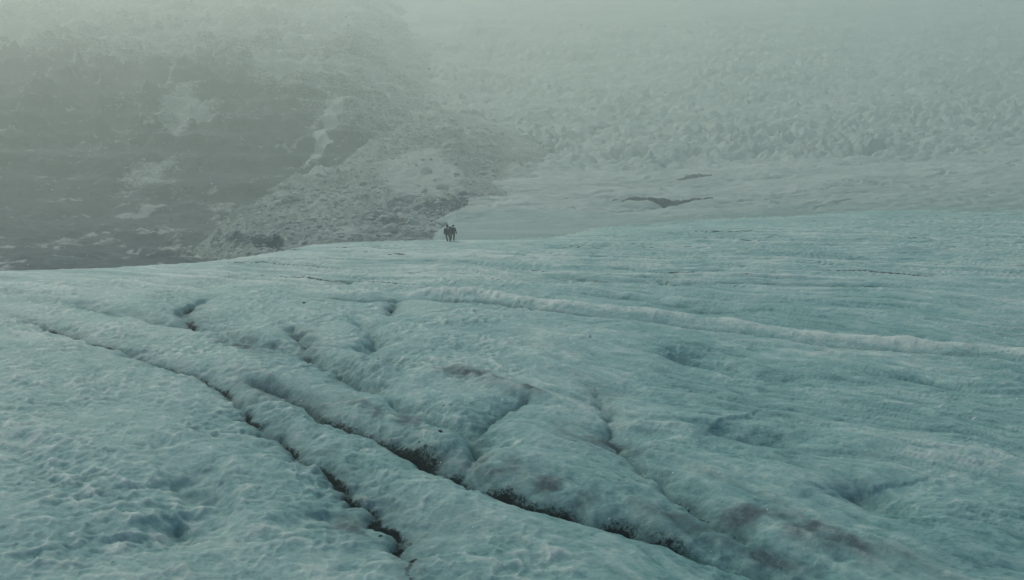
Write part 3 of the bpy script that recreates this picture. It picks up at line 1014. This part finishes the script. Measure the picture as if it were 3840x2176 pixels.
def make_person(J, label, hat, mat_j, scarf=False):
    """J: joint positions in metres, facing +Y (away from the viewer), feet at z = 0"""
    root = bpy.data.objects.new('person', None)
    COL.objects.link(root)
    root['label'], root['category'], root['group'] = label, 'person', 'walkers on the glacier edge'
    H = Vector(J['head'])

    def hand(bm, w, f):
        w, f = Vector(w), Vector(f)
        d = (w - f).normalized()
        side = Vector((0, 1, 0))
        palm = w + d * 0.085
        for k in range(4):
            off = side * (-0.028 + 0.019 * k)
            L = (0.065, 0.075, 0.072, 0.055)[k]
            capsule(bm, w + off * 0.6, palm + off, 0.014, 0.0125, 8)
            mid = palm + off + d * L * 0.5
            capsule(bm, palm + off, mid, 0.0105, 0.0095, 8)
            capsule(bm, mid, mid + (d + Vector((-0.35 * (1 if w.x > 0 else -1), 0.1, 0))).normalized() * L * 0.5, 0.0095, 0.008, 8)
        th = w + d * 0.03 + side * 0.03
        capsule(bm, th, th + d * 0.04 + side * 0.03, 0.013, 0.011, 8)
        capsule(bm, th + d * 0.04 + side * 0.03, th + d * 0.075 + side * 0.035, 0.011, 0.009, 8)

    def body(bm):
        ellipsoid(bm, H, (0.076, 0.096, 0.118))
        ellipsoid(bm, H + Vector((0, 0.03, -0.055)), (0.058, 0.072, 0.062))
        capsule(bm, H + Vector((0, 0.09, 0.01)), H + Vector((0, 0.112, -0.025)), 0.012, 0.017, 8)     # nose
        capsule(bm, H + Vector((-0.022, 0.088, -0.062)), H + Vector((0.022, 0.088, -0.062)), 0.010, 0.010, 8)   # mouth
        for s_ in (-1, 1):
            ellipsoid(bm, H + Vector((s_ * 0.032, 0.082, 0.012)), (0.014, 0.012, 0.011))               # eyes
            ellipsoid(bm, H + Vector((s_ * 0.080, -0.005, -0.008)), (0.014, 0.024, 0.034))             # ears
        capsule(bm, J['neck'], H + Vector((0, 0, -0.05)), 0.056, 0.052)
        capsule(bm, J['pelvis'], J['chest'], 0.135, 0.155)
        for s_ in 'LR':
            capsule(bm, J['chest'], J['sh' + s_], 0.12, 0.065)
            capsule(bm, J['sh' + s_], J['el' + s_], 0.054, 0.042)
            capsule(bm, J['el' + s_], J['wr' + s_], 0.042, 0.029)
            hand(bm, J['wr' + s_], J['el' + s_])
            capsule(bm, J['pelvis'], J['hip' + s_], 0.115, 0.095)
            capsule(bm, J['hip' + s_], J['kn' + s_], 0.088, 0.057)
            capsule(bm, J['kn' + s_], J['an' + s_], 0.056, 0.038)
            capsule(bm, J['an' + s_], Vector(J['an' + s_]) + Vector((0, 0.14, -0.055)), 0.04, 0.03)
    solid('body', body, m_skin, root, 0.009)

    def jacket(bm):
        capsule(bm, Vector(J['pelvis']) + Vector((0, 0, -0.04)), J['chest'], 0.175, 0.195)
        capsule(bm, J['chest'], Vector(J['neck']) + Vector((0, 0, 0.02)), 0.14, 0.075)
        for s_ in 'LR':
            capsule(bm, J['chest'], J['sh' + s_], 0.15, 0.088)
            capsule(bm, J['sh' + s_], J['el' + s_], 0.080, 0.064)
            capsule(bm, J['el' + s_], J['wr' + s_], 0.064, 0.050)
            capsule(bm, J['pelvis'], Vector(J['hip' + s_]) + Vector((0, 0, -0.05)), 0.15, 0.125)
    solid('jacket', jacket, mat_j, root, 0.014)

    def trousers(bm):
        for s_ in 'LR':
            capsule(bm, J['pelvis'], J['hip' + s_], 0.13, 0.112)
            capsule(bm, J['hip' + s_], J['kn' + s_], 0.105, 0.075)
            capsule(bm, J['kn' + s_], Vector(J['an' + s_]) + Vector((0, 0, 0.03)), 0.075, 0.064)
    solid('trousers', trousers, m_trouser, root, 0.014)
    for s_ in 'LR':
        A = Vector(J['an' + s_])

        def boot(bm, A=A):
            capsule(bm, A + Vector((0, 0, 0.09)), A + Vector((0, 0, -0.03)), 0.066, 0.06)
            capsule(bm, A + Vector((0, -0.05, -0.045)), A + Vector((0, 0.15, -0.05)), 0.048, 0.045)
        solid('boot', boot, m_boot, root, 0.012)

    def cap(bm):
        if hat == 'tall':
            capsule(bm, H + Vector((0, -0.005, 0.03)), H + Vector((0, -0.01, 0.12)), 0.104, 0.092)
            capsule(bm, H + Vector((0, -0.03, -0.06)), H + Vector((0, -0.02, 0.04)), 0.10, 0.105)
        else:
            ellipsoid(bm, H + Vector((0, -0.005, 0.05)), (0.096, 0.112, 0.085))
            capsule(bm, H + Vector((0, 0, 0.11)), H + Vector((0.01, 0, 0.15)), 0.045, 0.028)
    solid('hat', cap, m_hat, root, 0.011)
    if scarf:
        def sc(bm):
            N = Vector(J['neck'])
            for k in range(16):
                a0, a1 = k * math.pi / 8, (k + 1) * math.pi / 8
                capsule(bm, N + Vector((0.09 * math.cos(a0), 0.09 * math.sin(a0), 0.055 + 0.012 * math.sin(3 * a0))),
                        N + Vector((0.09 * math.cos(a1), 0.09 * math.sin(a1), 0.055 + 0.012 * math.sin(3 * a1))), 0.036, 0.036, 8)
        solid('scarf', sc, m_collar, root, 0.011)
    return root


def backpack(label, size):
    w, d, h = size
    root = bpy.data.objects.new('backpack', None)
    COL.objects.link(root)
    root['label'], root['category'], root['group'] = label, 'backpack', 'backpacks of the walkers'

    def bag(bm):
        for zz in np.linspace(0.14, h - 0.14, 6):
            ellipsoid(bm, (0, 0, zz), (w / 2 * (1.0 - 0.12 * abs(zz / h - 0.45)), d / 2, 0.15))
        ellipsoid(bm, (0, -d * 0.38, h * 0.30), (w * 0.33, d * 0.30, h * 0.20))

    solid('bag', bag, m_pack, root, 0.014)

    def lid(bm):
        ellipsoid(bm, (0, 0.0, h - 0.03), (w * 0.50, d * 0.55, 0.085))
    solid('lid', lid, m_pack, root, 0.014)
    for s_ in (-1, 1):
        def strap(bm, s_=s_):
            P = [(s_ * 0.11, d * 0.38, h - 0.12), (s_ * 0.12, d * 0.5 + 0.12, h - 0.05), (s_ * 0.13, d * 0.5 + 0.30, h - 0.14), (s_ * 0.15, d * 0.5 + 0.32, h - 0.34), (s_ * 0.17, d * 0.5 + 0.10, 0.12)]
            for a_, b_ in zip(P, P[1:]):
                capsule(bm, a_, b_, 0.02, 0.02, 8)
        solid('strap', strap, m_boot, root, 0.011)
    return root


J_left = dict(head=(0.0, 0.03, 1.62), neck=(0, 0, 1.44), chest=(0, 0, 1.26), pelvis=(0, 0, 0.96),
              shL=(-0.19, 0, 1.37), elL=(-0.26, -0.03, 1.09), wrL=(-0.27, 0.05, 0.85),
              shR=(0.19, 0, 1.37), elR=(0.25, 0.02, 1.09), wrR=(0.25, 0.12, 0.88),
              hipL=(-0.10, 0, 0.90), knL=(-0.08, 0.02, 0.48), anL=(0.00, -0.06, 0.10),
              hipR=(0.10, 0, 0.90), knR=(0.17, 0.14, 0.50), anR=(0.22, 0.16, 0.10))
J_right = dict(head=(0.03, 0.04, 1.53), neck=(0, 0.01, 1.34), chest=(0, 0, 1.17), pelvis=(-0.02, 0, 0.88),
               shL=(-0.18, 0, 1.27), elL=(-0.25, 0.06, 1.01), wrL=(-0.24, 0.14, 0.80),
               shR=(0.18, 0, 1.27), elR=(0.27, -0.06, 1.00), wrR=(0.34, -0.08, 0.74),
               hipL=(-0.11, 0, 0.83), knL=(-0.15, 0.16, 0.47), anL=(-0.19, 0.10, 0.10),
               hipR=(0.09, 0, 0.83), knR=(0.12, 0.0, 0.45), anR=(0.10, -0.12, 0.10))


def stand(o, px, y, dz=0.0, rz=0.0):
    a, e = _exact(px, 598)
    x = a * y
    o.location = (x, y, ground_z(x, y) + dz)
    o.rotation_euler = (0, 0, rz)
    o.scale = (1.25, 1.15, 1.0)
    return x, y


YP = 84.8
p1 = make_person(J_left, 'left walker in a tall dark hat and dark jacket, slightly taller, on the glacier edge', 'tall', m_jacket)
stand(p1, 1122.5, YP, -0.01, 0.06)
p2 = make_person(J_right, 'right walker in a dark cap and pale scarf with one arm hanging clear', 'cap', m_trouser, scarf=True)
stand(p2, 1136.0, YP + 0.35, -0.01, -0.10)
b1 = backpack('large rounded dark backpack between the two walkers, on the left one', (0.54, 0.36, 0.68))
b1.location = p1.location + Vector((0.24, -0.29, 0.90))
b1.rotation_euler = (0.05, 0.0, 0.45)
b2 = backpack('smaller dark backpack on the back of the right walker', (0.34, 0.24, 0.48))
b2.location = p2.location + Vector((-0.05, -0.27, 0.80))
b2.rotation_euler = (0.04, 0.0, -0.10)

# ------------------------------------------------------------------ drifting snow
m_snow = plain_material('snowflake', (0.80, 0.82, 0.80), (0.86, 0.86, 0.84), 30.0, 0.9, 0.1, 0.001)
rnd = random.Random(5)
bm = bmesh.new()
bmesh.ops.create_icosphere(bm, subdivisions=1, radius=1.0)
fb = np.array([v.co[:] for v in bm.verts])
ff = np.array([[v.index for v in f.verts] for f in bm.faces])
bm.free()
V, Fc, k = [], [], 0
for _ in range(3200):
    p = np.array([rnd.uniform(-12, 12), rnd.uniform(-4, 18), rnd.uniform(2.0, 14.0)])
    if np.linalg.norm(p - np.array([0, 0, CAM_H])) < 2.6:
        continue
    s = rnd.uniform(0.0025, 0.0075)
    q = Matrix.Rotation(rnd.uniform(0, 6.3), 3, 'Z') @ Matrix.Rotation(rnd.uniform(-1, 1), 3, 'Y')
    sc_ = fb * np.array([rnd.uniform(1.0, 2.2), 1.0, 0.7]) * s * (1 + 0.25 * np.array([[math.sin(7 * i + k)] for i in range(len(fb))]))
    V.append(sc_ @ np.array(q).T + p)
    Fc.append(ff + k * len(fb))
    k += 1
me = bpy.data.meshes.new('snowflakes')
me.from_pydata(np.concatenate(V).tolist(), [], np.concatenate(Fc).tolist())
me.materials.append(m_snow)
flakes = bpy.data.objects.new('snowflakes', me)
COL.objects.link(flakes)
flakes['kind'] = 'stuff'
flakes['label'] = 'fine white snowflakes drifting in the misty air'
flakes['category'] = 'snow'

# ------------------------------------------------------------------ the misty air
top = float(FZ.max()) + 6
low = min(float(FZ.min()), float(GZ.min())) - 1.0
bm = bmesh.new()
bmesh.ops.create_cube(bm, size=1.0)
for v in bm.verts:
    v.co = Vector((v.co.x * 1900, (v.co.y + 0.5) * 1080 - 60, (v.co.z + 0.5) * (top - low) + low))
me = bpy.data.meshes.new('haze')
bm.to_mesh(me)
bm.free()
hm = bpy.data.materials.new('misty_air')
hm.use_nodes = True
nt = hm.node_tree
nt.nodes.remove(nt.nodes['Principled BSDF'])
pv = nt.nodes.new('ShaderNodeVolumePrincipled')
pv.inputs['Color'].default_value = (*HAZE_COLOR, 1)
pv.inputs['Density'].default_value = HAZE_DENSITY
pv.inputs['Anisotropy'].default_value = HAZE_ANISO
nt.links.new(pv.outputs[0], nt.nodes['Material Output'].inputs['Volume'])
me.materials.append(hm)
haze = bpy.data.objects.new('haze', me)
COL.objects.link(haze)
haze['kind'] = 'stuff'
haze['label'] = 'pale mist hanging over the glacier and slopes'
haze['category'] = 'mist'
